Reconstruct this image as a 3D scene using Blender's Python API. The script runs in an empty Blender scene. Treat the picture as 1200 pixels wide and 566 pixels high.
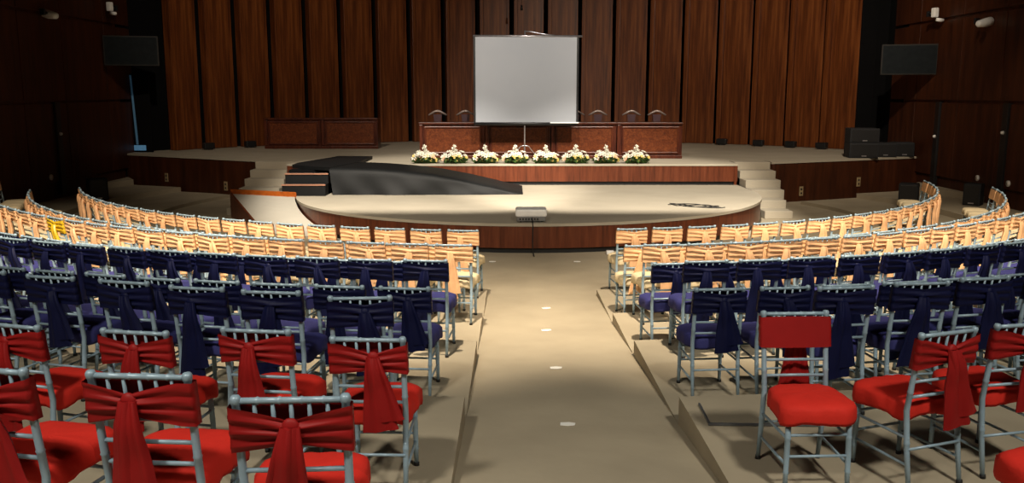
import bpy, bmesh, math, random
from mathutils import Vector, Matrix
random.seed(7)
PI = math.pi
SC = bpy.context.scene
COL = SC.collection

# ------------------------------------------------------------------ materials
def new_mat(name):
    m = bpy.data.materials.new(name); m.use_nodes = True
    nt = m.node_tree; b = nt.nodes['Principled BSDF']
    return m, nt, b

def plain(name, rgb, rough=.5, metal=0, var=.12, scale=9, bump=0, emit=0, spec=None, sheen=0):
    m, nt, b = new_mat(name)
    tc = nt.nodes.new('ShaderNodeTexCoord')
    nz = nt.nodes.new('ShaderNodeTexNoise'); nz.inputs['Scale'].default_value = scale; nz.inputs['Detail'].default_value = 4
    nt.links.new(tc.outputs['Object'], nz.inputs['Vector'])
    rp = nt.nodes.new('ShaderNodeValToRGB')
    rp.color_ramp.elements[0].position = .3; rp.color_ramp.elements[1].position = .7
    rp.color_ramp.elements[0].color = tuple(c*(1-var) for c in rgb)+(1,)
    rp.color_ramp.elements[1].color = tuple(min(1, c*(1+var)) for c in rgb)+(1,)
    nt.links.new(nz.outputs['Fac'], rp.inputs['Fac'])
    nt.links.new(rp.outputs['Color'], b.inputs['Base Color'])
    b.inputs['Roughness'].default_value = rough; b.inputs['Metallic'].default_value = metal
    if spec is not None: b.inputs['Specular IOR Level'].default_value = spec
    if sheen: b.inputs['Sheen Weight'].default_value = sheen
    if bump:
        bp = nt.nodes.new('ShaderNodeBump'); bp.inputs['Strength'].default_value = bump; bp.inputs['Distance'].default_value = .01
        n2 = nt.nodes.new('ShaderNodeTexNoise'); n2.inputs['Scale'].default_value = scale*12
        nt.links.new(tc.outputs['Object'], n2.inputs['Vector'])
        nt.links.new(n2.outputs['Fac'], bp.inputs['Height']); nt.links.new(bp.outputs['Normal'], b.inputs['Normal'])
    if emit:
        b.inputs['Emission Color'].default_value = rgb+(1,); b.inputs['Emission Strength'].default_value = emit
    return m

def wood(name, dark, mid, light, rough=.38, sc=(7, 7, .35), burl=False, spec=.35):
    m, nt, b = new_mat(name)
    tc = nt.nodes.new('ShaderNodeTexCoord')
    mp = nt.nodes.new('ShaderNodeMapping'); mp.inputs['Scale'].default_value = sc
    nt.links.new(tc.outputs['Object'], mp.inputs['Vector'])
    nz = nt.nodes.new('ShaderNodeTexNoise'); nz.inputs['Scale'].default_value = 2.2 if not burl else 3.5
    nz.inputs['Detail'].default_value = 7; nz.inputs['Roughness'].default_value = .65
    if burl: nz.inputs['Distortion'].default_value = 1.6
    nt.links.new(mp.outputs['Vector'], nz.inputs['Vector'])
    rp = nt.nodes.new('ShaderNodeValToRGB'); cr = rp.color_ramp
    cr.elements[0].position = .30; cr.elements[0].color = dark+(1,)
    cr.elements[1].position = .72; cr.elements[1].color = light+(1,)
    e = cr.elements.new(.5); e.color = mid+(1,)
    nt.links.new(nz.outputs['Fac'], rp.inputs['Fac'])
    nt.links.new(rp.outputs['Color'], b.inputs['Base Color'])
    b.inputs['Roughness'].default_value = rough; b.inputs['Specular IOR Level'].default_value = spec
    return m

M = {}
M['carpet'] = plain('beige_carpet', (.40, .343, .248), .95, var=.10, scale=1.3, bump=.25, spec=.1)
M['stage_carpet'] = plain('stage_carpet', (.42, .375, .295), .95, var=.07, scale=1.1, bump=.2, spec=.1)
M['ramp_carpet'] = plain('ramp_carpet', (.42, .39, .33), .95, var=.05, scale=1.1, bump=.2, spec=.1)
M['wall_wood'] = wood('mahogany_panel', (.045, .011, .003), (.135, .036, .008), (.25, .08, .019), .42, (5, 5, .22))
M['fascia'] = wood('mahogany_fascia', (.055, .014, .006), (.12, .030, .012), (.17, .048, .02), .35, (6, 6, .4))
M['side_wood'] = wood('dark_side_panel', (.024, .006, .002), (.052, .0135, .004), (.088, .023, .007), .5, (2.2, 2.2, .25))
M['desk'] = wood('desk_mahogany', (.03, .006, .004), (.075, .017, .008), (.12, .03, .012), .3, (4, 4, .8))
M['burl'] = wood('burl_veneer', (.05, .011, .005), (.12, .030, .010), (.20, .056, .017), .3, (3, 3, 3), burl=True)
M['kick'] = plain('black_kick', (.006, .006, .007), .5)
M['void'] = plain('black_drape', (.004, .004, .0045), .9, spec=.1)  # black painted in for unlit depth behind the backdrop; also the top step
M['ceil'] = plain('ceiling_paint', (.03, .027, .025), .9)
M['edge_wood'] = wood('varnished_orange_wood', (.30, .065, .010), (.44, .10, .014), (.55, .14, .02), .3, (3, 3, 3))
M['silver'] = plain('silver_blue_paint', (.31, .43, .52), .36, .1, var=.06, scale=20)
M['red_sash'] = plain('red_satin', (.30, .009, .009), .55, var=.1, scale=6, spec=.25)
M['red_seat'] = plain('red_cloth', (.68, .030, .019), .75, var=.07, scale=6, bump=.1, spec=.2)
M['blue_sash'] = plain('navy_satin', (.0045, .0065, .040), .55, var=.15, scale=6, spec=.2)
M['blue_seat'] = plain('navy_cloth', (.032, .034, .17), .8, var=.08, scale=6, bump=.1)
M['gold_sash'] = plain('apricot_satin', (.80, .47, .25), .45, var=.14, scale=7, spec=.3)
M['gold_seat'] = plain('cream_cloth', (.74, .62, .40), .75, var=.06, scale=6, bump=.1)
M['yellow_sash'] = plain('yellow_satin', (.72, .46, .02), .42, var=.1, scale=7)
M['rubber'] = plain('black_rubber', (.012, .012, .012), .7)
M['screen'] = plain('screen_cloth', (.40, .425, .47), .9, var=.015, scale=1, spec=.1)
M['black'] = plain('black_metal', (.010, .010, .011), .45)
M['chrome'] = plain('satin_chrome', (.55, .54, .58), .3, .8)
M['tv'] = plain('tv_glass', (.016, .019, .021), .06, spec=.35)
M['tvframe'] = plain('tv_frame', (.022, .02, .018), .6, spec=.2)
M['speaker'] = plain('speaker_black', (.010, .011, .014), .75, bump=.3, scale=20)
M['cloth'] = plain('black_stage_cloth', (.0065, .007, .0075), .6, var=.15, scale=3, bump=.1, spec=.25)
M['copper'] = plain('copper_nosing', (.52, .26, .17), .4, .5)
M['white'] = plain('white_plastic', (.90, .90, .88), .4, var=.03)
M['grey'] = plain('grey_plastic', (.17, .17, .165), .5)
M['beige'] = plain('beige_plastic', (.36, .27, .15), .5)
M['tape'] = plain('white_tape', (.95, .94, .88), .7, var=.02)
M['leaf'] = plain('leaf_green', (.06, .13, .025), .6, var=.5, scale=14)
M['lily'] = plain('white_petal', (.66, .64, .53), .6, var=.05)
M['yflower'] = plain('yellow_petal', (.70, .52, .13), .6, var=.1)
M['peach'] = plain('peach_petal', (.75, .45, .28), .6, var=.1)
M['steel'] = plain('dull_steel', (.20, .21, .23), .4, .7)
M['chairdark'] = plain('plum_leather', (.055, .022, .030), .45)
M['crest'] = plain('polished_crest', (.30, .24, .22), .28, .3)
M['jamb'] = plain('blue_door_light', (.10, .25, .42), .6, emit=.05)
M['jamb2'] = plain('blue_sill_light', (.14, .36, .62), .6, emit=.18)  # glow stands in for bluish light spilled on the stage floor

# ------------------------------------------------------------------ mesh helpers
class MB:
    def __init__(s): s.v = []; s.f = []; s.sm = []
    def add(s, vs, fs, smooth=False):
        o = len(s.v); s.v += [tuple(v) for v in vs]
        for f in fs: s.f.append(tuple(i+o for i in f)); s.sm.append(smooth)
        return s
    def box(s, c, d, rz=0, bev=0):
        x, y, z = (k/2 for k in d)
        if bev:
            bm = bmesh.new(); bmesh.ops.create_cube(bm, size=1)
            for v in bm.verts: v.co = Vector((v.co.x*d[0], v.co.y*d[1], v.co.z*d[2]))
            bmesh.ops.bevel(bm, geom=bm.edges[:], offset=bev, segments=2, affect='EDGES', profile=.6)
            vs = [v.co.copy() for v in bm.verts]; bm.verts.index_update()
            fs = [[v.index for v in f.verts] for f in bm.faces]; bm.free()
        else:
            vs = [Vector((a*x, b*y, e*z)) for a in (-1, 1) for b in (-1, 1) for e in (-1, 1)]
            fs = [(0, 1, 3, 2), (4, 6, 7, 5), (0, 4, 5, 1), (2, 3, 7, 6), (0, 2, 6, 4), (1, 5, 7, 3)]
        R = Matrix.Rotation(rz, 3, 'Z')
        return s.add([R @ v + Vector(c) for v in vs], fs)
    def sweep(s, pts, rad, n=8, caps=True):
        pts = [Vector(p) for p in pts]; m = len(pts)
        if not hasattr(rad, '__len__'): rad = [rad]*m
        vs = []; ref = None
        for i, p in enumerate(pts):
            t = (pts[min(i+1, m-1)]-pts[max(i-1, 0)]).normalized()
            if ref is None: ref = Vector((1, 0, 0)) if abs(t.x) < .8 else Vector((0, 1, 0))
            a = (ref - t*ref.dot(t)).normalized(); b = t.cross(a); ref = a
            for k in range(n):
                q = 2*PI*k/n; vs.append(p + (a*math.cos(q)+b*math.sin(q))*rad[i])
        fs = [(i*n+k, i*n+(k+1) % n, (i+1)*n+(k+1) % n, (i+1)*n+k) for i in range(m-1) for k in range(n)]
        if caps:
            fs.append(tuple(reversed(range(n)))); fs.append(tuple(range((m-1)*n, m*n)))
        return s.add(vs, fs, True)
    def grid(s, P, closed_u=False, smooth=True):
        nu = len(P); nv = len(P[0]); vs = [p for r in P for p in r]
        fs = []
        for i in range(nu if closed_u else nu-1):
            for j in range(nv-1):
                i2 = (i+1) % nu
                fs.append((i*nv+j, i2*nv+j, i2*nv+j+1, i*nv+j+1))
        return s.add(vs, fs, smooth)
    def prism(s, poly, z0, z1):
        n = len(poly)
        vs = [(p[0], p[1], z0) for p in poly]+[(p[0], p[1], z1) for p in poly]
        fs = [tuple(reversed(range(n))), tuple(range(n, 2*n))]+[(i, (i+1) % n, n+(i+1) % n, n+i) for i in range(n)]
        return s.add(vs, fs)
    def mesh(s, name, mat):
        me = bpy.data.meshes.new(name); me.from_pydata(s.v, [], s.f)
        me.polygons.foreach_set('use_smooth', s.sm)
        bm = bmesh.new(); bm.from_mesh(me); bmesh.ops.recalc_face_normals(bm, faces=bm.faces[:]); bm.to_mesh(me); bm.free()
        me.materials.append(mat); return me
    def build(s, name, mat, parent=None, **kw):
        o = bpy.data.objects.new(name, s.mesh(name, mat)); COL.objects.link(o)
        if parent is not None: o.parent = parent
        tag(o, **kw); return o

def tag(o, label=None, cat=None, group=None, kind=None):
    if label: o['label'] = label
    if cat: o['category'] = cat
    if group: o['group'] = group
    if kind: o['kind'] = kind
    return o
def thing(name, loc, rz, label, cat, group=None):
    o = bpy.data.objects.new(name, None); COL.objects.link(o)
    o.location = loc; o.rotation_euler = (0, 0, rz); o.empty_display_size = .2
    return tag(o, label, cat, group)
KIDS = {}
def copy_tree(o, parent=None):
    c = o.copy(); COL.objects.link(c)
    if parent is not None: c.parent = parent
    for ch in o.children: copy_tree(ch, c)
    return c
def struct(name, mb, mat, parent=None):
    o = mb.build(name, mat, parent); o['kind'] = 'structure'; return o

# ------------------------------------------------------------------ camera
CAMZ = 2.70
cam = bpy.data.cameras.new('camera'); co = bpy.data.objects.new('camera', cam); COL.objects.link(co)
cam.sensor_width = 36; cam.lens = 36*1030/1200
co.location = (0, 0, CAMZ); co.rotation_euler = (PI/2-math.atan(173/1030), 0, 0)
cam.clip_end = 200
SC.camera = co

# ------------------------------------------------------------------ the hall: floor, tiers, walls
CX = .4
YF = [11.62, 9.86, 8.2, 6.02, 3.85, 1.6, -.6]        # front edge of each tier on the axis
ZT = [.08, .20, .35, .555, .80, 1.06]                 # tier heights
CY = {-1: 20.0, 1: 18.9}
XW = 11.0                                            # side walls
def ramp_z(y):
    P = [(14, 0), (11.62, 0), (9.86, .08), (8.2, .20), (6.02, .35), (3.85, .555), (1.6, .80), (-.6, 1.06), (-4, 1.3)]
    for (a, za), (b, zb) in zip(P, P[1:]):
        if y >= b: return za+(zb-za)*(a-min(y, a))/(a-b)
    return P[-1][1]
def edge_x(side, y): return -.34 if side < 0 else 1.15+max(0, 11.6-y)*.009

fl = MB(); fl.prism([(-XW, -4), (XW, -4), (XW, 27), (-XW, 27)], -.3, 0)
struct('floor', fl, M['carpet'])
rm = MB()
ys = [11.62, 9.86, 8.2, 6.02, 3.85, 1.6, -.6, -4]
L = []
for y in ys: L.append([(edge_x(-1, y)-.05, y, -.05), (edge_x(-1, y)-.05, y, ramp_z(y)+.002), (edge_x(1, y)+.05, y, ramp_z(y)+.002), (edge_x(1, y)+.05, y, -.05)])
rm.grid(L, smooth=False)
struct('floor_aisle', rm, M['carpet'])

def tier(side, k):
    cy = CY[side]; r0 = cy-YF[k]; r1 = cy-YF[k+1]; z = ZT[k]
    n = 60; mb = MB(); rows = []
    for r in (r0, r1+.02):
        row = []
        # start on the aisle edge
        y = cy-math.sqrt(max(0, r*r-.8)); xe = edge_x(side, y)
        th0 = abs(math.asin((xe-CX)/r)); th1 = math.radians(112)
        for i in range(n+1):
            th = th0+(th1-th0)*i/n
            x = CX+side*r*math.sin(th); yy = cy-r*math.cos(th)
            x = max(-XW-.05, min(XW+.05, x)); yy = min(yy, 26.0)
            row.append((x, yy))
        rows.append(row)
    a, b = rows
    mb.grid([[(x, y, -.1) for x, y in a], [(x, y, z) for x, y in a]], smooth=False)
    mb.grid([[(x, y, z) for x, y in a], [(x, y, z) for x, y in b]], smooth=False)
    mb.grid([[(a[0][0], a[0][1], z), (b[0][0], b[0][1], z)], [(a[0][0], a[0][1], -.1), (b[0][0], b[0][1], -.1)]], smooth=False)
    struct('floor_tier', mb, M['carpet'])
for side in (-1, 1):
    for k in range(6): tier(side, k)

# side, rear walls and ceiling
CEIL = 8.8
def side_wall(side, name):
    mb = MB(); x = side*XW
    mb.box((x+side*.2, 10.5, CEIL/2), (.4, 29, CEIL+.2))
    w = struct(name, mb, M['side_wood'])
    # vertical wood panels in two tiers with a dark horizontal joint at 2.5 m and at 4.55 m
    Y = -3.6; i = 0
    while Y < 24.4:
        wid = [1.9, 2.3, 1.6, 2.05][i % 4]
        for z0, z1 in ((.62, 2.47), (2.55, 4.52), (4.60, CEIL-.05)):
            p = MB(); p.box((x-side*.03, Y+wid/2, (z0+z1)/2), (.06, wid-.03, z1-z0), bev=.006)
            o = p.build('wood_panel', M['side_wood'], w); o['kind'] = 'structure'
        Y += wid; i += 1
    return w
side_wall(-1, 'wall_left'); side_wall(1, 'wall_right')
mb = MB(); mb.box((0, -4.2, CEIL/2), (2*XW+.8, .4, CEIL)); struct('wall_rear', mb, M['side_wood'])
mb = MB(); mb.box((0, 14, CEIL+.1), (2*XW+.8, 37, .2)); struct('ceiling', mb, M['ceil'])

# stage backdrop: a shallow curve of overlapping full-height boards
BC = (.2, 19.45); BR = 12.45; HS = 1.03
bk = MB()
arc = []
for i in range(41):
    th = math.radians(-66+132*i/40)
    arc.append((BC[0]+(BR+.35)*math.sin(th), BC[1]+(BR+.35)*math.cos(th)))
bk.grid([[(x, y, .0), (x, y, CEIL)] for x, y in arc], smooth=True)
wb = struct('wall_back', bk, M['void'])
NP = 20; TH0 = math.radians(-56.2); TH1 = math.radians(55.0)
for i in range(NP):
    t0 = TH0+(TH1-TH0)*i/NP; t1 = TH0+(TH1-TH0)*(i+1)/NP
    left = True
    p0 = Vector((BC[0]+BR*math.sin(t0), BC[1]+BR*math.cos(t0), 0)); p1 = Vector((BC[0]+BR*math.sin(t1), BC[1]+BR*math.cos(t1), 0))
    mid = (p0+p1)/2; nrm = Vector((BC[0]-mid.x, BC[1]-mid.y, 0)).normalized()
    q = (i+.5)/NP                                           # gaps widened leftward to imitate shade at the joints, proud joint strips on the right
    gap = .21-.09*q
    fwd = .16*(1-q)
    d = p1-p0; full = d.length; d.normalize()
    a = p0+nrm*fwd; b = p1-d*gap-nrm*.02
    e = b-a; wdt = e.length; rz = math.atan2(e.y, e.x); c = (a+b)/2
    p = MB(); p.box((0, 0, 0), (wdt, .06, CEIL-HS-.02), bev=.006)
    p.box((-wdt/2+.03, .10, 0), (.06, .22, CEIL-HS-.02), bev=.006)
    sw = .05+.13*q
    p.box((-wdt/2+sw/2, -.05-.03*q, 0), (sw, .05+.09*q, CEIL-HS-.02), bev=.012)
    o = p.build('wood_panel', M['wall_wood'], wb); o.location = (c.x, c.y, HS+(CEIL-HS)/2); o.rotation_euler = (0, 0, rz); o['kind'] = 'structure'
# black boxes stand in for the unlit wing openings beside the backdrop
for side in (-1, 1):
    mb = MB()
    mb.box((side*10.78, 26.75, CEIL/2), (.9, .2, CEIL))
    struct('wall_wing', mb, M['void'])
mb = MB(); mb.box((0, 32.4, CEIL/2), (2*XW+.8, .2, CEIL)); struct('wall_outer', mb, M['void'])
for side in (-1, 1):
    mb = MB(); mb.box((side*(XW+.1), 28.8, CEIL/2), (.2, 7.4, CEIL)); struct('wall_outer', mb, M['void'])

# tall black service strips with a small light on the side walls
n = 0
for (x, y, zs, z0, z1) in ((10.93, 22.75, 1.62, .1, 2.5), (10.93, 19.6, 1.85, .5, 2.5), (-10.93, 21.3, 1.75, .3, 2.5), (-10.93, 17.7, 1.9, .5, 2.5)):
    n += 1
    mb = MB(); mb.box((0, 0, (z0+z1)/2), (.10, .22, z1-z0), bev=.01)
    o = struct('trim_%d' % n, mb, M['black']); o.location = (x, y, 0)
    k = MB(); k.sweep([(-.05 if x > 0 else .05, 0, zs), (-.10 if x > 0 else .10, 0, zs)], [.045, .03], 12)
    k.build('sensor', M['white'], o)

# ------------------------------------------------------------------ the stage
st = MB()
front = [(-11.2, 25.2), (-6.4, 22.45), (-5.45, 22.45), (-5.45, 21.27), (5.47, 21.27), (5.47, 22.4), (6.42, 22.4), (6.45, 21.85), (11.2, 23.95)]
st.prism(front+[(11.2, 33), (-11.2, 33)], .98, HS)
stage = struct('floor_stage', st, M['stage_carpet'])
fa = MB()
def panel_seg(mb, a, b, z0, z1, th=.06, inset=.02):
    a = Vector((a[0], a[1], 0)); b = Vector((b[0], b[1], 0)); d = b-a; nrm = Vector((-d.y, d.x, 0)).normalized()
    c = (a+b)/2+nrm*(inset+th/2)
    mb.box((c.x, c.y, (z0+z1)/2), (d.length, th, z1-z0), rz=math.atan2(d.y, d.x))
panel_seg(fa, front[0], front[1], 0, .98); struct('side_fascia', fa, M['side_wood'], stage)
fa = MB(); panel_seg(fa, (6.45, 21.85), front[8], 0, .98); struct('side_fascia', fa, M['side_wood'], stage)
fa = MB(); panel_seg(fa, (6.42, 22.6), (6.45, 21.85), 0, .98); struct('side_fascia', fa, M['side_wood'], stage)
for a_, b_, z_ in ((front[3], front[4], .60), ((5.47, 21.27), (5.47, 22.4), 0), ((-5.45, 22.45), (-5.45, 21.27), 0)):
    fb = MB(); panel_seg(fb, a_, b_, z_, .98); struct('front_fascia', fb, M['fascia'], stage)
fk = MB(); panel_seg(fk, front[3], front[4], 0, .60, .04, .07); struct('kick_strip', fk, M['kick'], stage)

HP = .52
PC = (.36, 19.95); PR = 5.12
plat = thing('curved_platform', (0, 0, 0), 0, 'low half-round stage platform with pale carpet and curved mahogany front', 'stage')
pts = [(PC[0]+PR*math.sin(math.radians(a)), PC[1]-PR*math.cos(math.radians(a))) for a in range(-96, 97, 3)]
bound = [(-5.1, 21.27)]+pts+[(5.45, 21.27)]
dk = MB(); dk.prism([(PC[0]+(x-PC[0])*1.004, y if y > 20.5 else PC[1]+(y-PC[1])*1.004) for x, y in bound], HP-.05, HP)
dk.build('deck', M['stage_carpet'], plat)
fw = MB(); fw.grid([[(x, y, .09), (x, y, HP-.05)] for x, y in bound]); fw.build('curved_fascia', M['fascia'], plat)
ki = MB(); ki.grid([[(PC[0]+(x-PC[0])*.99, y if y > 20.9 else PC[1]+(y-PC[1])*.99, 0), (PC[0]+(x-PC[0])*.99, y if y > 20.9 else PC[1]+(y-PC[1])*.99, .09)] for x, y in bound])
ki.build('kick_strip', M['kick'], plat)

def stairs(x0, x1s, yb, yt, label):
    t = thing('staircase', (0, 0, 0), 0, label, 'stairs')
    n = 6; run = (yt-yb)/n
    for i in range(n):
        z = HS*(i+1)/n if i < n-1 else HS-.001
        y = yb+i*run
        s = MB(); s.box(((x0+x1s[i])/2, (y+yt)/2, z/2), (abs(x1s[i]-x0), yt-y, z), bev=.015)
        s.build('step', M['stage_carpet'], t)
    return t
stairs(5.53, [6.14, 6.16, 6.28, 6.36, 6.40, 6.42], 19.05, 22.42, 'beige carpeted stairs climbing to the stage at the right of the platform')
stairs(-5.47, [-6.42]*6, 19.6, 22.47, 'beige carpeted stairs climbing to the stage left of the black steps')

# carpeted wheelchair ramp at the left of the platform
t = thing('access_ramp', (0, 0, 0), 0, 'sloping carpeted ramp with orange wooden edge left of the curved platform', 'ramp')
A = Vector((-6.2, 19.35, .52)); B = Vector((-4.66, 18.74, .52)); D = Vector((1.36, -2.35, -.51)); A2 = A+D
a0 = math.atan2(B.x-PC[0], PC[1]-B.y); a1 = math.radians(-44)
NR = 10; rows_ = []
for i in range(NR+1):
    u = i/NR; z = .52-.51*u; a = a0+(a1-a0)*u
    l_ = A.lerp(A2, u); r_ = Vector((PC[0]+(PR+.04)*math.sin(a), PC[1]-(PR+.04)*math.cos(a), z))
    rows_.append([(l_.x, l_.y, 0), (l_.x, l_.y, z), (r_.x, r_.y, z), (r_.x, r_.y, 0)])
m = MB(); m.grid(rows_, smooth=False); m.build('ramp_surface', M['ramp_carpet'], t)
m = MB(); m.prism([(A.x, A.y+.03), (B.x, B.y+.03), (-4.78, 19.95), (-5.40, 19.95), (-5.40, 19.57), (-6.15, 19.57)], 0, .515); m.build('landing', M['ramp_carpet'], t)
m = MB(); o1 = (D.cross(Vector((0, 0, 1)))).normalized()*-.04
if o1.x > 0: o1 = -o1
q = [A, A2, Vector((A2.x, A2.y, 0)), Vector((A.x, A.y, 0))]
m.add([p+Vector((0, 0, .03 if i < 2 else 0)) for i, p in enumerate(q)]+[p+o1+Vector((0, 0, .03 if i < 2 else 0)) for i, p in enumerate(q)],
      [(0, 1, 2, 3), (4, 7, 6, 5), (0, 4, 5, 1), (0, 3, 7, 4), (1, 5, 6, 2), (3, 2, 6, 7)]); m.build('side_board', M['fascia'], t)
m = MB(); d = (B-A); m.box(((A.x+B.x)/2, (A.y+B.y)/2+.03, .55), (d.length+.04, .06, .14), rz=math.atan2(d.y, d.x), bev=.01); m.build('edge_rail', M['edge_wood'], t)

# black draped bridge and ramp from upper stage down onto the platform
def drape(label):
    t = thing('draped_ramp', (0, 0, 0), 0, label, 'ramp')
    # profile of the top along x
    prof = [(-4.95, 1.10), (-3.7, 1.10), (-3.0, 1.075), (-2.4, 1.03), (-1.7, .95), (-1.0, .82), (-.4, .68), (.0, .575), (.24, .535)]
    def top(x):
        for (a, za), (b, zb) in zip(prof, prof[1:]):
            if x <= b: return za+(zb-za)*(x-a)/(b-a)
        return prof[-1][1]
    N = 110; P = []
    for i in range(N+1):
        x = -4.0+(4.24)*i/N; zt = top(x); h = zt-HP
        yf = 19.22
        row = []
        row.append((x, 21.0, zt))
        for j in range(5): row.append((x, 21.0-(21.0-yf-.12)*(j+1)/5, zt))
        # rounded lip and hanging front with folds
        row.append((x, yf+.05, zt-.012)); row.append((x, yf+.01, zt-.05*min(1, h*2)))
        for j in range(8):
            v = (j+1)/8
            amp = .036*v*min(1, h*2.2)
            y = yf-.02*v-.10*v*min(1, h*2)+amp*(math.sin(x*3.9+2.2*v)+.5*math.sin(x*8.7-3*v))*.8
            row.append((x+.16*v*h, y, zt-.05*min(1, h*2)-(h-.05*min(1, h*2))*v+.004))
        P.append(row)
    m = MB(); m.grid(P); m.add([(P[-1][0][0], P[-1][0][1], HP), (P[-1][0][0], P[-1][0][1], .535), (P[-1][7][0], P[-1][7][1], .535), (P[-1][7][0], P[-1][7][1], HP)], [(0, 1, 2, 3)])
    m.build('ramp_cloth', M['cloth'], t)
    # flat bridge deck reaching over the upper stage edge
    m = MB(); m.add([(-5.0, 20.0, 1.11), (-4.0, 19.24, 1.11), (-3.62, 20.9, 1.11), (-3.62, 22.85, 1.11), (-4.5, 22.9, 1.11), (-5.02, 20.6, 1.11)], [tuple(range(6))])
    m2 = [(v[0], v[1], 1.035) for v in m.v]
    n6 = 6; m.add([Vector(v) for v in m.v[:6]]+m2, [(i, (i+1) % 6, 6+(i+1) % 6, 6+i) for i in range(6)])
    m.build('bridge_deck', M['cloth'], t)
    return t
drape('black cloth covered ramp sloping down onto the platform in front of the flowers')
t = thing('portable_steps', (0, 0, 0), 0, 'small black portable steps with two copper nosings beside the black ramp', 'steps')
for i, (yf, z) in enumerate(((18.90, .77), (19.22, .98), (19.55, 1.03))):
    m = MB(); m.box((-4.5, (yf+19.95)/2, (z+HP)/2), (.94, 19.95-yf, z-HP-.002), bev=.012); o = m.build('step', M['void'] if i == 2 else M['cloth'], t)
    if i < 2:
        m = MB(); m.box((-4.5, yf-.004, z-.008), (.95, .03, .035), bev=.006); m.build('nosing', M['copper'], o)

# ------------------------------------------------------------------ head table desks
def desk(name, x, y, w, h, label, group=None, deep=.7):
    t = thing(name, (x, y, HS), 0, label, 'desk', group)
    m = MB(); m.box((0, deep/2, h/2), (w-.02, deep-.04, h-.06)); m.build('carcass', M['desk'], t)
    m = MB(); m.box((0, deep/2-.02, h-.02), (w, deep+.04, .05), bev=.008); m.build('desktop', M['desk'], t)
    m = MB(); m.box((0, deep/2-.01, .04), (w, deep, .08), bev=.006); m.build('plinth', M['desk'], t)
    fr = MB(); x0, x1, z0, z1 = -w/2+.16, w/2-.12, .15, h-.12
    for (cx_, cz, dx, dz) in (((x0+x1)/2, z0, x1-x0+.05, .045), ((x0+x1)/2, z1, x1-x0+.05, .045), (x0, (z0+z1)/2, .045, z1-z0), (x1, (z0+z1)/2, .045, z1-z0)):
        fr.box((cx_, -.005, cz), (dx, .05, dz), bev=.012)
    fr.build('moulding', M['desk'], t)
    m = MB(); m.box(((x0+x1)/2, .012, (z0+z1)/2), (x1-x0-.02, .03, z1-z0-.02), bev=.004); m.build('veneer_panel', M['burl'], t)
    m = MB(); m.box((-w/2+.055, .003, h/2+.02), (.09, .04, h-.16), bev=.008); m.build('pilaster', M['desk'], t)
    return t
W4 = 6.87/4
for i, s in enumerate(('leftmost, under the screen edge at its right', 'second from the left, under the white screen', 'third from the left, under the screen right edge', 'rightmost, clear of the screen')):
    desk('conference_desk', -2.42+W4*(i+.5), 23.05, W4, .93, 'mahogany panel desk of the head table, '+s)
for i, s in enumerate(('left one of the pair', 'right one of the pair')):
    desk('conference_desk', -7.62+1.75*(i+.5), 27.2, 1.75, .93, 'burl panelled mahogany desk by the back wall, '+s, deep=.6)

# chairs behind the head table
def crest_chair(x, y, label):
    t = thing('crest_chair', (x, y, HS), 0, label, 'chair', None)
    m = MB(); m.box((0, -.05, .45), (.46, .46, .08), bev=.03); m.build('seat', M['chairdark'], t)
    for sx in (-1, 1):
        for sy in (-1, 1):
            m = MB(); m.sweep([(sx*.19, -.05+sy*.19, 0), (sx*.2, -.05+sy*.2, .42)], [.016, .022], 8); m.build('leg', M['chairdark'], t)
    P = []
    for i in range(7):
        w = .13-.045*math.sin(PI*i/6*.9); z = .44+.68*i/6
        P.append([(-w, -.24-.0*z, z), (w, -.24, z), (w, -.28, z), (-w, -.28, z)])
    m = MB(); m.grid([[r[k % 4] for k in range(5)] for r in P], smooth=False); m.build('splat', M['chairdark'], t)
    m = MB(); m.sweep([(-.25, -.25, 1.10), (-.17, -.26, 1.145), (-.07, -.265, 1.20), (0, -.265, 1.215), (.07, -.265, 1.20), (.17, -.26, 1.145), (.25, -.25, 1.10)], [.018, .026, .03, .032, .03, .026, .018], 8)
    m.build('crest_rail', M['crest'], t)
for px, lab in ((-2.02, 'leftmost of the chairs behind the head table, with curved crest rail'), (-1.26, 'curved crest chair behind the head table, just left of the screen'),
                (1.72, 'crest chair behind the head table, half hidden by the screen right edge'), (2.33, 'curved crest chair behind the head table, first one clear right of the screen'),
                (3.24, 'curved crest chair behind the head table, second from the right'), (3.93, 'rightmost of the curved crest chairs behind the head table')):
    crest_chair(px, 24.35, lab)

# projection screen
t = thing('projection_screen', (.32, 22.3, HS), 0, 'large white projection screen on a tripod in front of the head table', 'screen')
m = MB(); m.box((.03, 0, 2.01), (2.53, .012, 2.12)); m.build('screen_sheet', M['screen'], t)
for sx in (-1, 1):
    m = MB(); m.box((.03+sx*1.285, 0, 2.01), (.05, .014, 2.12)); m.build('black_border', M['black'], t)
m = MB(); m.sweep([(-1.28, 0, 3.085), (1.42, 0, 3.075)], .026, 10); m.build('top_rod', M['chrome'], t)
m = MB(); m.sweep([(-1.27, .02, .93), (1.33, .02, .93)], .045, 12); m.build('roller_case', M['black'], t)
m = MB(); m.box((1.0, -.02, .955), (.72, .02, .03)); m.build('pull_bar', M['white'], t)
m = MB(); m.sweep([(0, .04, .06), (0, .04, 3.22)], [.018, .014], 10); m.build('pole', M['chrome'], t)
m = MB(); m.sweep([(0, .04, 3.20), (.15, .02, 3.19), (.5, 0, 3.12), (.75, 0, 3.095)], .014, 8); m.build('hanger_arm', M['chrome'], t)
for k in range(3):
    a = math.radians(-90+120*k)
    m = MB(); m.sweep([(0, .04, .38), (.12*math.cos(a), .04+.12*math.sin(a), .36), (.42*math.cos(a), .04+.42*math.sin(a), .015)], .013, 8); m.build('leg', M['chrome'], t)

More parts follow.
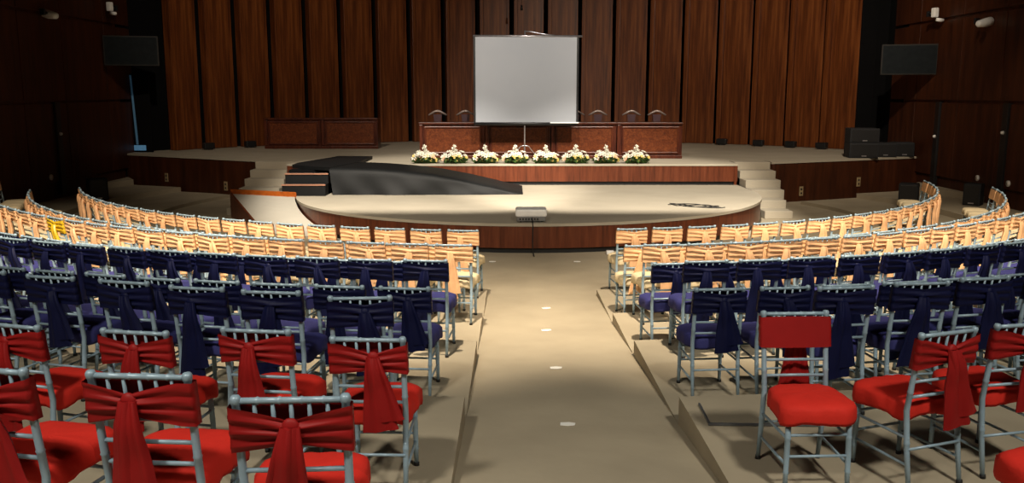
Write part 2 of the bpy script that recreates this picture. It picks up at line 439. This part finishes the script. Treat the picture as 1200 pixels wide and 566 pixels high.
# hanging cable line down the backdrop
m = MB(); m.sweep([(.32, 30.2, CEIL), (.32, 30.2, 5.6)], .008, 6); m.sweep([(.32, 30.2, 5.62), (.32, 30.2, 5.45)], [.03, .045], 10)
tag(m.build('hanging_microphone', M['black']), 'small microphone hanging on a thin cable above the projection screen', 'microphone')

# projector
t = thing('projector', (.33, 15.12, HP), 0, 'white projector with grey vented back on the front edge of the curved platform', 'projector')
m = MB(); m.box((0, 0, .165), (.54, .40, .13), bev=.035); m.build('top_shell', M['white'], t)
m = MB(); m.box((0, 0, .065), (.50, .37, .09), bev=.015); m.build('vented_base', M['grey'], t)
for i in range(7):
    m = MB(); m.box((-.19+.05*i, -.186, .06), (.03, .008, .035)); m.build('vent', M['black'], t)
m = MB(); m.sweep([(0, .17, .12), (0, .215, .12)], .06, 16); m.build('lens', M['black'], t)
for sx in (-1, 1):
    m = MB(); m.sweep([(sx*.18, -.1, 0), (sx*.18, -.1, .03)], .02, 10); m.build('foot', M['rubber'], t)
m = MB(); m.sweep([(.345, 14.93, .60), (.35, 14.84, .57), (.355, 14.79, .48), (.35, 14.79, .2), (.36, 14.79, .03), (.37, 14.5, .012)], .009, 6)
tag(m.build('projector_cable', M['rubber']), 'thin black cable running down the platform front below the projector', 'cable')
m = MB()
for k in range(4):
    P = []
    for i in range(30):
        u = i/29; P.append((3.1+1.0*u+.08*math.sin(9*u+k), 17.35-.45*u+.16*math.sin(6.5*u+1.7*k)+.05*k, HP+.009))
    m.sweep(P, .009, 6)
tag(m.build('loose_cable', M['rubber']), 'loose dark cables coiled on the right end of the curved platform', 'cable')
m = MB(); m.box((0, 0, .035), (.13, .10, .07), bev=.02); o = m.build('floor_box', M['white']); o.location = (1.67, 14.75, 0)
tag(o, 'small white box on the floor against the platform front', 'box')

# white tape marks down the aisle
for i, (x, y, lab) in enumerate(((.40, 6.02, 'nearest to the camera'), (.40, 7.70, 'second nearest to the camera'), (.38, 9.45, 'third nearest to the camera'), (.43, 10.75, 'just behind the front row'),
                                 (1.06, 14.06, 'ahead of the front row at right'), (-.32, 14.06, 'ahead of the front row at left'))):
    m = MB()
    pl = [(-.055, -.03), (.0, -.045), (.05, -.03), (.058, .02), (.01, .04), (-.05, .032)]
    m.prism(pl, 0, .004)
    o = m.build('tape_mark', M['tape']); o.location = (x, y, ramp_z(y)+.006)
    if y < 11.6: o.rotation_euler = (-math.atan2(ramp_z(y-.3)-ramp_z(y+.3), .6), 0, .1*i)
    tag(o, 'small white floor mark in the aisle, '+lab, 'floor mark')

# floor hatch with a steel edge on the tier beside the aisle
t = thing('floor_hatch', (1.66, 5.66, .555), -.03, 'carpeted floor hatch with steel edging beside the aisle, under the reversed red chair', 'hatch')
m = MB(); m.box((0, 0, .006), (.70, .36, .012)); m.build('hatch_panel', M['carpet'], t)
for c, d in (((0, -.19, .012), (.74, .014, .018)), ((-.36, 0, .012), (.014, .38, .018)), ((.36, 0, .012), (.014, .38, .018))):
    m = MB(); m.box(c, d, bev=.004); m.build('steel_edge', M['steel'], t)

# ------------------------------------------------------------------ fittings on walls and stage front
def tv(loc, rz, label):
    t = thing('television', loc, rz, label, 'television')
    m = MB(); m.box((0, 0, 0), (1.36, .06, .78), bev=.012); m.build('frame', M['tvframe'], t)
    m = MB(); m.box((0, -.033, .0), (1.29, .012, .71)); m.build('display', M['tv'], t)
    m = MB(); m.box((0, .12, 0), (.3, .2, .3), bev=.01); m.sweep([(0, .2, 0), (0, .45, .0)], .03, 8); m.build('wall_bracket', M['black'], t)
tv((10.32, 23.3, 3.58), -.30, 'blank black television on the right wall beside the stage')
tv((-10.13, 23.9, 3.83), .30, 'blank black television on the left wall beside the stage')
def wall_lamp(loc, rz, label, tall=False):
    t = thing('wall_spotlight', loc, rz, label, 'lamp')
    m = MB(); m.box((0, .2, .06), (.14, .05, .14), bev=.01); m.sweep([(0, .18, .06), (0, .02, .03)], .025, 8); m.build('bracket', M['black'], t)
    m = MB()
    if tall: m.box((0, 0, .08), (.13, .14, .24), bev=.03); m.build('body', M['white'], t); m = MB(); m.sweep([(.04, -.02, -.09), (.22, -.06, -.11)], .045, 10); m.build('lamp_head', M['white'], t)
    else: m.sweep([(-.22, 0, -.03), (-.18, 0, -.02), (.05, 0, .02), (.2, 0, .06), (.22, 0, .065)], [.04, .075, .10, .095, .07], 14); m.build('lamp_head', M['white'], t)
wall_lamp((10.66, 22.8, 4.64), .3, 'white wall spotlight high above the right television', True)
wall_lamp((10.72, 20.5, 4.28), .4, 'white oval wall spotlight on the right wall panels')
wall_lamp((-10.72, 21, 4.5), -.4+PI, 'white oval wall spotlight on the left wall panels')
wall_lamp((-10.66, 24, 4.9), -.3, 'white wall spotlight high above the left television', True)
def outlet(loc, rz, label):
    t = thing('socket_plate', loc, rz, label, 'socket')
    m = MB(); m.box((0, 0, 0), (.12, .02, .24), bev=.006); m.build('plate', M['beige'], t)
    for k in (-1, 1):
        m = MB(); m.box((0, -.011, k*.05), (.05, .008, .045), bev=.002); m.build('socket', M['black'], t)
rzR = math.atan2(23.95-21.85, 11.2-6.45); rzL = math.atan2(22.45-25.2, -6.4+11.2)
def onseg(a, b, x): return a[1]+(b[1]-a[1])*(x-a[0])/(b[0]-a[0])
for x, z, lab in ((7.35, .26, 'beige wall socket low on the right stage front, nearer the stairs'), (9.1, .42, 'beige wall socket on the right stage front, nearer the floor speaker')):
    outlet((x, onseg((6.45, 21.85), (11.2, 23.95), x)-.0, z), rzR, lab)
for x, z, lab in ((-7.55, .30, 'beige wall socket low on the left stage front, nearer the ramp'), (-9.55, .42, 'beige wall socket on the left stage front, nearer the left wall')):
    outlet((x, onseg((-11.2, 25.2), (-6.4, 22.45), x)-.0, z), rzL, lab)
for y, z, lab in ((20.6, .75, 'round white wall switch low on the right wall, nearer the stage'), (19.3, .75, 'round white wall switch low on the right wall, right of the black strip')):
    m = MB(); m.sweep([(0, 0, 0), (-.03, 0, 0)], .07, 14); o = m.build('wall_switch', M['white']); o.location = (10.94, y, z); tag(o, lab, 'switch')
m = MB(); m.sweep([(0, 0, 0), (.03, 0, 0)], .07, 14); o = m.build('wall_switch', M['white']); o.location = (-10.94, 20.8, .75); tag(o, 'round white wall switch low on the dark left wall', 'switch')

def speaker(loc, rz, w, d, h, label, group=None):
    t = thing('loudspeaker', loc, rz, label, 'loudspeaker', group)
    m = MB(); m.box((0, 0, h/2), (w, d, h), bev=.02); m.build('cabinet', M['speaker'], t)
    m = MB(); m.box((0, -d/2-.006, h/2), (w-.07, .02, h-.07), bev=.006); m.build('grille', M['black'], t)
    m = MB(); m.box((0, -d/2-.02, .06), (.12, .012, .025)); m.build('badge', M['chrome'], t)
speaker((9.28, 23.45, HS), -.12, .74, .6, .40, 'black loudspeaker at the bottom of the stack on the right of the stage')
speaker((9.28, 23.45, HS+.40), -.12, .74, .6, .38, 'black loudspeaker on top of the stack on the right of the stage')
speaker((10.0, 23.77, HS), -.12, .58, .5, .38, 'low black stage monitor just right of the loudspeaker stack')
speaker((10.58, 23.95, HS), -.12, .52, .5, .38, 'low black stage monitor furthest right by the wall')
speaker((9.30, 20.5, .08), -.5, .42, .4, .56, 'black loudspeaker standing on the floor below the right stage front')
speaker((10.5, 19.9, .20), -.7, .36, .36, .50, 'black loudspeaker on the floor against the right wall')
speaker((-9.9, 20.9, .20), .6, .42, .4, .52, 'black loudspeaker on the floor near the left wall')

def footlight(x, y, rz, lab):
    t = thing('floor_light', (x, y, HS), rz, lab, 'lamp')
    m = MB(); m.box((0, 0, .12), (.34, .2, .18), bev=.03); m.build('housing', M['black'], t)
    m = MB(); m.box((0, 0, .015), (.22, .18, .03), bev=.006); m.build('stand', M['black'], t)
for px, lab in ((6.95, 'first from the desk'), (7.95, 'second from the desk'), (8.75, 'third from the desk'), (9.45, 'nearest the loudspeakers')):
    yy = BC[1]+math.sqrt((BR-.55)**2-(px-BC[0])**2); footlight(px, yy, -math.asin((px-BC[0])/BR), 'small black floor light under the right backdrop panels, '+lab)
for px, lab in ((-9.2, 'nearest the left wing'), (-8.25, 'nearest the burl desks')):
    yy = BC[1]+math.sqrt((BR-.55)**2-(px-BC[0])**2); footlight(px, yy, math.asin((BC[0]-px)/BR), 'small black floor light under the left backdrop panels, '+lab)

# dark door in the left wing; emissive strip and patch stand in for bluish light
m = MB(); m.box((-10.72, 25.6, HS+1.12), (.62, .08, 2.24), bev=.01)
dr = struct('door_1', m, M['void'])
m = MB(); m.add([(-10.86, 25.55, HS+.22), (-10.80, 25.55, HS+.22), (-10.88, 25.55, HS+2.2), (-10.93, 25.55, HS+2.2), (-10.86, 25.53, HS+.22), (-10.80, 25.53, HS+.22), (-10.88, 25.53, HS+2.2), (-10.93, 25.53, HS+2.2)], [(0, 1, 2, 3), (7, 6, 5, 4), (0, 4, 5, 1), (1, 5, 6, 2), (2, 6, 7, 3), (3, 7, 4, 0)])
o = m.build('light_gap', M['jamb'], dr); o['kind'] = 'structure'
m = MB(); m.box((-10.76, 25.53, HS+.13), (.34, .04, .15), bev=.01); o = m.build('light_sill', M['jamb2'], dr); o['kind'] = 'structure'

# ------------------------------------------------------------------ flowers along the stage edge
def petals(mb, c, s, n, up, rng, cup=.5):
    c = Vector(c); up = Vector(up).normalized(); a = up.orthogonal().normalized(); b = up.cross(a)
    for k in range(n):
        q = 2*PI*k/n+rng.random()*.3; d = a*math.cos(q)+b*math.sin(q); w = up.cross(d)
        p = [c+d*s*.1, c+d*s*.5+up*s*cup*.6+w*s*.26, c+d*s+up*s*(cup*.55), c+d*s*.5+up*s*cup*.6-w*s*.26, c+d*s*.55+up*s*cup*.35]
        mb.add(p, [(0, 1, 4), (1, 2, 4), (2, 3, 4), (3, 0, 4)], True)
def arrangement(seed):
    rng = random.Random(seed)
    t = thing('flower_arrangement', (0, 0, 0), 0, 'x', 'flowers', None)
    m = MB()
    for k in range(150):
        a = rng.random()*2*PI; r = rng.random()**.6
        base = Vector((.265*r*math.cos(a), .13*r*math.sin(a)-.02, .05+.12*rng.random()*(1-r*.5)))
        d = Vector((math.cos(a)*.9, math.sin(a)*.7-.15, .5*rng.random()-.12)).normalized()
        ln = .10+.09*rng.random(); w = d.cross(Vector((0, 0, 1))).normalized()*ln*.22
        m.add([base, base+d*ln*.5+w+Vector((0, 0, .015)), base+d*ln-Vector((0, 0, .02)), base+d*ln*.5-w+Vector((0, 0, .015))], [(0, 1, 2, 3)], True)
    m.build('foliage', M['leaf'], t)
    m = MB(); m.box((0, .02, .04), (.56, .16, .08), bev=.03); m.build('tray', M['leaf'], t)
    for k in range(13):
        f = MB(); x = -.30+.60*(k+.5)/13+rng.uniform(-.02, .02); q = rng.random(); dome = math.sqrt(max(.05, 1-(x/.33)**2))
        y = -.15+.17*q; hh = .07+(.09+.12*q)*dome+.03*rng.random()
        petals(f, (x, y, hh), .072+.022*rng.random(), 6, (x*1.5, -1+.8*q, .35+.6*q), rng); f.build('lily', M['lily'], t)
    for k in range(4):
        f = MB(); z = .25+.05*k; petals(f, (.03*math.sin(k*2), -.03, z), .065, 6, (rng.uniform(-.6, .6), -.7, .8), rng, .8); f.build('tall_lily', M['lily'], t)
    for k in range(17):
        f = MB(); x = rng.uniform(-.31, .31)
        petals(f, (x, -.15+.05*rng.random(), .06+.13*rng.random()), .045, 8, (x, -.9, .5), rng, .3); f.build('chrysanthemum', M['yflower'] if k < 13 else M['peach'], t)
    return t
protos = [arrangement(3), arrangement(11)]
ORD = ['first', 'second', 'third', 'fourth', 'fifth', 'sixth', 'seventh', 'eighth', 'ninth', 'tenth', 'eleventh', 'twelfth', 'thirteenth', 'fourteenth', 'fifteenth', 'sixteenth', 'seventeenth', 'eighteenth', 'nineteenth', 'twentieth', 'twenty-first', 'twenty-second', 'twenty-third', 'twenty-fourth', 'twenty-fifth', 'twenty-sixth', 'twenty-seventh', 'twenty-eighth']
fx = [-2.12, -1.40, -.66, .09, .82, 1.56, 2.28, 3.03]
for i, x in enumerate(fx):
    o = protos[i] if i < 2 else copy_tree(protos[i % 2])
    o.location = (x, 21.47, HS); o.rotation_euler = (0, 0, [0, .1, PI*0+.15, -.12, .05, -.1, .12, 0][i])
    o['label'] = 'low white and yellow lily arrangement on the stage edge, %s from the left' % ORD[i]
    if i == 0: o['label'] = 'low white and yellow lily arrangement at the left end of the stage edge'
    if i == 7: o['label'] = 'low white and yellow lily arrangement at the right end of the stage edge'
    o['group'] = 'flower arrangements along the stage edge'; o.scale = (.94, 1, 1)

# ------------------------------------------------------------------ chiavari style chairs
# local frame: +Y is the way the sitter faces, origin on the floor under the seat
def ringed(pts, rads, n=8, rings=()):
    """a turned post with little bamboo rings at the given fractions"""
    P = []; Rr = []
    pts = [Vector(p) for p in pts]
    segs = []; tot = 0
    for a, b in zip(pts, pts[1:]): segs.append((tot, (b-a).length)); tot += (b-a).length
    def at(d):
        for (s0, l), a, b, ra, rb in zip(segs, pts, pts[1:], rads, rads[1:]):
            if d <= s0+l+1e-6: f = (d-s0)/l; return a.lerp(b, f), ra+(rb-ra)*f
        return pts[-1], rads[-1]
    ds = [(s0, 0) for s0, l in segs]+[(tot, 0)]
    for f in rings: ds += [(f*tot-.007, 0), (f*tot, .003), (f*tot+.007, 0)]
    ds.sort()
    for d, e in ds:
        p, r = at(max(0, min(tot, d))); P.append(p); Rr.append(r+e)
    m = MB(); m.sweep(P, Rr, n); return m
def yb(z): return -.205-max(0, z-.45)*.15           # rake of the back
PXW = .183
def cloth_sash(var, full=False):
    rng = random.Random(50+var); pin = [.0, .03, -.035, .015][var]; droop = [0, .006, -.004, .01][var]
    P = []; NU = 30; NV = 18
    def bandpt(x, side, zc, hh, v, bulge):
        z = zc+(v-.5)*2*hh
        return (x, yb(z)+side*.022-(bulge if side < 0 else 0), z)
    for i in range(NU+1):                                # flat front of the band
        x = -.206+.412*i/NU
        P.append([bandpt(x, 1, .784, .090-.004*(abs(x)/.206)**4, j/NV, 0) for j in range(NV+1)])
    for i in range(NU+1):                                # gathered back
        x = .206-.412*i/NU; u = min(1, abs(x-pin)/(.206-abs(pin)*.6)); u = u**.8
        hh = .040+.046*u; zc = .774+.010*u-droop*(1-u)
        if full: hh = .068+.020*u; zc = .783+.002*u-droop*(1-u)
        row = []
        for j in range(NV+1):
            v = j/NV
            fold = (.0085*math.sin(v*PI*6.4+var+x*7)+.004*math.sin(v*PI*13+2*var-x*15))*math.sin(PI*min(.98, max(.02, v)))**.4*(1.1-.55*u)
            row.append(bandpt(x, -1, zc, hh, v, .006+.014*(1-u)*math.sin(PI*v)+fold))
        P.append(row)
    m = MB(); m.grid(P, closed_u=True); return m, pin
def cloth_tail(var, pin):
    mb = []
    drift = [-.05, .045, .0, .085][var]; ln = [.47, .40, .52, .44][var]
    for q in range(2):
        P = []; NZ = 12; NA = 28; l = ln*(1 if q == 0 else .86); dx = drift+(.03 if q else -.012)
        for i in range(NZ+1):
            u = i/NZ; z = .80-l*u
            w = .034+.052*u**.8+(.010 if q == 0 else 0)*u; th = .016+.006*math.sin(PI*u)
            cx_ = pin+dx*u; cy_ = yb(.80)-.040-.018*math.sin(PI*min(1, u*2.2))*(1-u)-.006*q
            row = []
            for k in range(NA):
                a = 2*PI*k/NA; fold = 1+.5*math.sin(4*a+var+2.0*q+1.6*u)+.2*math.sin(7*a+u)
                row.append((cx_+w*math.cos(a), cy_+th*fold*math.sin(a), z+(.012*math.cos(a) if i == NZ else 0)))
            P.append(row)
        m = MB(); m.grid([list(r)+[r[0]] for r in P]); m.add(P[-1], [tuple(range(NA))]); m.add(P[0], [tuple(range(NA))]); mb.append(m)
    return mb
def cloth_knot(pin):
    m = MB(); P = []
    for i in range(9):
        a = PI*i/8; r = .026*math.sin(a)+.002
        P.append([(pin+r*1.15*math.cos(b*2*PI/12), yb(.79)-.034+r*.62*math.sin(b*2*PI/12), .792+.036*math.cos(a)) for b in range(13)])
    m.grid(P); return m
def seat_cover(seed):
    rng = random.Random(seed); m = MB(); P = []
    NA = 40
    def se(a, n=4.2):
        c, s = math.cos(a), math.sin(a); r = (abs(c)**n+abs(s)**n)**(-1/n); return r*c, r*s
    ph = rng.random()*6
    prof = [(.0, .512), (.35, .511), (.65, .507), (.85, .499), (.96, .487), (1.0, .470), (1.012, .445), (1.018, .415), (1.0, .396), (.97, .400)]
    for ri, (s, z) in enumerate(prof):
        row = []
        for k in range(NA+1):
            a = 2*PI*(k % NA)/NA; x, y = se(a)
            hw = .207+.016*y
            w = .0
            if ri >= 5: w = .006*math.sin(a*9+ph)+.004*math.sin(a*17+ph*2)
            zz = z
            if ri >= 7: zz += .008*math.sin(a*5+ph)-.014*(abs(math.sin(2*a))**6)
            if 1 <= ri <= 4: zz += .003*math.sin(x*14+ph)*math.sin(y*11+ph)
            row.append((x*(hw*s+w), .024+y*(.208*s+w), zz))
        P.append(row)
    m.grid(P); return m

def make_chair(kind, var, detail=True):
    seatm, sashm = {'gold': ('gold_seat', 'gold_sash'), 'yellow': ('gold_seat', 'yellow_sash'), 'blue': ('blue_seat', 'blue_sash'), 'red': ('red_seat', 'red_sash')}[kind]
    S = M['silver']
    t = thing('banquet_chair', (0, 0, 0), 0, 'x', 'chair')
    for sx in (-1, 1):
        m = ringed([(sx*.180, -.262, 0), (sx*.180, -.228, .22), (sx*.180, -.205, .45), (sx*PXW, yb(.87), .87), (sx*PXW, yb(.878), .878), (sx*PXW, yb(.893), .893), (sx*PXW, yb(.902), .902), (sx*PXW, yb(.905), .905)],
                   [.0125, .0155, .016, .0145, .0185, .0195, .015, .005], 10, (.3, .62))
        o = m.build('leg', S, t)
        m = MB(); m.sweep([(sx*.180, -.2625, -.0), (sx*.180, -.260, .022)], .0165, 8); m.build('rubber_foot', M['rubber'], o)
        m = ringed([(sx*.172, .180, 0), (sx*.170, .176, .22), (sx*.165, .168, .435)], [.0125, .016, .0165], 10, (.25, .7))
        o = m.build('leg', S, t)
        m = MB(); m.sweep([(sx*.172, .180, -.0), (sx*.172, .180, .022)], .0165, 8); m.build('rubber_foot', M['rubber'], o)
    zt = .884
    m = ringed([(-PXW, yb(zt), zt), (PXW, yb(zt), zt)], [.0115, .0115], 10, (.2, .4, .6, .8)); m.build('top_rail', S, t)
    if detail:
        for z in (.715, .62, .53):
            m = MB(); m.sweep([(-PXW, yb(z), z), (0, yb(z)-.004, z), (PXW, yb(z), z)], .0095, 8); m.build('cross_rail', S, t)
        for k in range(5):
            x = -.122+.061*k
            m = MB(); m.sweep([(x, yb(.715), .715), (x, yb(zt), zt)], .008, 6); m.build('spindle', S, t)
        st_ = [[(s*.180, -.235, z), (s*.170, .177, z)] for s in (-1, 1) for z in (.30, .15)]+[[(-.18, -.237, .24), (.18, -.237, .24)], [(-.17, .177, .20), (.17, .177, .20)], [(-.168, .174, .32), (.168, .174, .32)]]
        for pr in st_:
            m = MB(); m.sweep(pr, .0085, 8); m.build('stretcher', S, t)
    else:
        m = MB()
        for z in (.715, .62, .53): m.sweep([(-PXW, yb(z), z), (PXW, yb(z), z)], .0095, 6)
        for k in range(5): m.sweep([(-.122+.061*k, yb(.715), .715), (-.122+.061*k, yb(zt), zt)], .008, 5)
        m.build('backrest', S, t)
        m = MB()
        for s in (-1, 1):
            for z in (.30, .15): m.sweep([(s*.180, -.235, z), (s*.170, .177, z)], .0085, 6)
        for z in (.24,): m.sweep([(-.18, -.237, z), (.18, -.237, z)], .0085, 6)
        m.sweep([(-.17, .177, .20), (.17, .177, .20)], .0085, 6)
        m.build('stretchers', S, t)
    m = MB(); m.box((0, .02, .418), (.28, .28, .03), bev=.008); m.build('seat_frame', S, t)
    seat_cover(var*3+1).build('seat_cover', M[seatm], t)
    sm_, pin = cloth_sash(var, kind != 'red'); sash = sm_.build('sash', M[sashm], t)
    cloth_knot(pin).build('knot', M[sashm], sash)
    for m in cloth_tail(var, pin): m.build('sash_tail', M[sashm], sash)
    return t

PROTO = {}
USED = set()
def chair(kind, var, detail, x, y, z, face, label, group):
    """x, y: where the middle of the top rail is; face: direction the sitter faces"""
    key = (kind, var, detail)
    f = Vector(face).normalized(); rz = math.atan2(-f.x, f.y)
    if key not in PROTO: PROTO[key] = make_chair(*key); o = PROTO[key]
    else: o = copy_tree(PROTO[key])
    o.location = (x+f.x*.268, y+f.y*.268, z); o.rotation_euler = (0, 0, rz)
    o['label'] = label; o['group'] = group
    return o

def visible(x, y, z):
    c, s = math.cos(math.atan(173/1030)), math.sin(math.atan(173/1030))
    d = y*c-(z-CAMZ)*s
    return d > .3 and -45 < 600+1030*x/d < 1245
rnd = random.Random(21)
KW = {'gold': 'apricot-sashed', 'yellow': 'bright yellow-sashed', 'blue': 'navy-sashed', 'red': 'red-sashed'}
def row(side, kind, Y0, k, x0, n, sp, rowname, cy):
    r = cy-Y0
    th = abs(math.asin((x0-CX)/r))
    for i in range(n):
        if i: th += sp/r*(1+rnd.uniform(-.012, .012))
        x = CX+side*r*math.sin(th); y = cy-r*math.cos(th)+rnd.uniform(-.012, .012)
        if not visible(x, y, ZT[k]+.9): break
        kd = kind
        if (rowname, side, i) in YELLOW: kd = 'yellow'
        a = math.atan2(CX-x, cy-y)+rnd.uniform(-.02, .02)
        bl = 'left block' if side < 0 else 'right block'
        lab = '%s silver chair, %s from the aisle, %s row, %s' % (KW[kd], ORD[i], rowname, bl)
        chair(kd, rnd.randrange(4), k >= 2, x, y, ZT[k], (math.sin(a), math.cos(a)), lab, '%s chairs of the %s' % (KW[kind], bl))
YELLOW = {('third apricot', -1, 12)}
row(-1, 'gold', 11.12, 0, -.63, 20, .487, 'front apricot', 20.6); row(1, 'gold', 11.22, 0, 1.56, 21, .487, 'front apricot', 19.3)
row(-1, 'gold', 9.97, 0, -.80, 22, .487, 'second apricot', 20.0); row(1, 'gold', 9.95, 0, 1.50, 22, .487, 'second apricot', 18.9)
row(-1, 'gold', 9.33, 1, -.63, 26, .487, 'third apricot', 20.05); row(1, 'gold', 9.30, 1, 1.62, 20, .487, 'third apricot', 18.9)
row(-1, 'blue', 8.30, 1, -1.25, 24, .50, 'front navy', 20.0); row(1, 'blue', 8.24, 1, 1.55, 20, .50, 'front navy', 18.4)
row(-1, 'blue', 7.62, 2, -.77, 20, .50, 'second navy', 20.3); row(1, 'blue', 7.56, 2, 1.72, 18, .50, 'second navy', 18.0)
row(-1, 'blue', 6.50, 2, -.82, 18, .51, 'third navy', 19.6); row(1, 'blue', 6.46, 2, 1.58, 18, .51, 'third navy', 18.2)

def one(kind, var, x, y, z, face, label, grp): chair(kind, var, True, x, y, z, face, label, grp)
def toward(x, y, side, da=0):
    a = math.atan2(CX-x, CY[side]-y)+da; return (math.sin(a), math.cos(a))
# nearest navy row, red rows: each chair where it stands
for i, (x, y, da, var) in enumerate(((-.95, 5.36, -.16, 1), (-1.55, 5.52, .0, 0), (-2.07, 5.64, .03, 2), (-2.63, 5.83, .05, 3), (-3.21, 5.99, 0, 1), (-3.80, 6.2, 0, 2))):
    one('blue', var, x, y, ZT[3], toward(x, y, -1, da), 'navy-sashed silver chair, %s from the aisle, nearest navy row, left block' % ORD[i], 'navy-sashed chairs of the left block')
for i, (x, y, da, var) in enumerate(((2.20, 5.66, .0, 2), (2.76, 5.79, .06, 0), (3.27, 5.95, .0, 1), (3.85, 6.15, 0, 3))):
    one('blue', var, x, y, ZT[3], toward(x, y, 1, da), 'navy-sashed silver chair, %s from the aisle, nearest navy row, right block' % ORD[i], 'navy-sashed chairs of the right block')
for i, (x, y, da, var) in enumerate(((-.75, 4.42, -.03, 1), (-1.38, 4.59, .03, 2), (-2.02, 4.56, .02, 0), (-2.76, 4.70, .10, 2))):
    one('red', var, x, y, ZT[3], toward(x, y, -1, da), 'red-sashed silver chair, %s from the aisle, farther red row, left block' % ORD[i], 'red-sashed chairs of the left block')
for i, (x, y, da, var) in enumerate(((-.745, 2.83, -.12, 0), (-1.36, 3.08, -.02, 2), (-1.98, 3.16, .08, 1))):
    one('red', var, x, y, ZT[4], toward(x, y, -1, da), 'red-sashed silver chair, %s from the aisle, nearest red row, left block' % ORD[i], 'red-sashed chairs of the left block')
one('red', 2, 1.645, 4.97, ZT[3], (.04, -1), 'red chair turned round to face the back, beside the aisle, right block', 'red-sashed chairs of the right block')
one('red', 3, 2.33, 4.55, ZT[3], toward(2.33, 4.55, 1, -.22), 'red-sashed silver chair right of the turned chair, tail reaching below its seat', 'red-sashed chairs of the right block')
one('red', 1, 2.84, 4.72, ZT[3], toward(2.84, 4.72, 1, -.06), 'red-sashed silver chair at the right picture edge, farther red row', 'red-sashed chairs of the right block')
one('red', 0, 2.27, 2.93, ZT[4], toward(2.27, 2.93, 1, -.25), 'red seat at the bottom right picture corner, nearest red row', 'red-sashed chairs of the right block')

# ------------------------------------------------------------------ light
def spot(name, loc, tgt, e, ang, blend, col=(1, .80, .55), r=.15):
    l = bpy.data.lights.new(name, 'SPOT'); l.energy = e; l.spot_size = math.radians(ang); l.spot_blend = blend; l.color = col; l.shadow_soft_size = r
    o = bpy.data.objects.new(name, l); COL.objects.link(o); o.location = loc
    o.rotation_euler = (Vector(tgt)-Vector(loc)).to_track_quat('-Z', 'Y').to_euler(); return o
WARM = (1, .84, .64)
for i, x in enumerate((-5.4, -1.7, 2.4, 6.2)):
    spot('house_spot', (x*.85, 5.8, 8.4), (x*1.05, 9.4+.075*x*x, .8), [7800, 5600, 5600, 7800][i], 48, 1, WARM, .1)
spot('side_spot', (7.0, 12, 8.4), (8.0, 17.2, .3), 900, 40, 1, WARM)
spot('side_spot', (-7.0, 12, 8.4), (-8.0, 17.2, .3), 600, 40, 1, WARM)
for x in (-2.6, 3.2):
    spot('stage_spot', (x, 12.0, 8.5), (x*.80, 18.9, .5), 8000, 42, .5, (1, .90, .76), .06)
for x, tx, e in ((-4.5, -5.4, 2900), (5.5, 7.0, 4600)):
    spot('stage_wash', (x, 13.2, 8.6), (tx, 27, 3.0), e, 64, 1, (1, .84, .66), .1)
spot('screen_wash', (.4, 13.0, 8.6), (.45, 22.6, 2.5), 3500, 44, 1, (1, .90, .78), .1)
for x in (-2.5, 3.3):
    spot('front_wash', (x, 3.0, 8.4), (x*.9, 15.6, .4), 4400, 27, 1, (1, .88, .72), .1)
spot('wall_wash', (4, 9, 8.4), (11, 18.5, 4.2), 1500, 45, 1, (1, .8, .6), .1)
for x in (-3.5, 3.5):
    spot('rear_downlight', (x, -.8, 8.4), (x, 3.6, .8), 2000, 84, 1, (1, .93, .80), .5)
# unseen black plate added to cut the stage spots' light on the platform
mb = MB(); mb.box((0.3, 11.8, 7.46), (12, 1.5, .06)); flag = struct('trim_5', mb, M['black'])
for x in (-5.5, -2, 2.4, 6):
    mb = MB(); mb.sweep([(x, 11.8, 7.49), (x, 11.8, CEIL)], .02, 8); o = mb.build('hanger', M['black'], flag); o['kind'] = 'structure'
W = bpy.data.worlds.new('world'); SC.world = W; W.use_nodes = True
W.node_tree.nodes['Background'].inputs[0].default_value = (.9, .8, .7, 1)
W.node_tree.nodes['Background'].inputs[1].default_value = .01
SC.view_settings.view_transform = 'Standard'; SC.view_settings.look = 'None'
SC.view_settings.exposure = 0; SC.view_settings.gamma = 1; SC.view_settings.use_curve_mapping = False
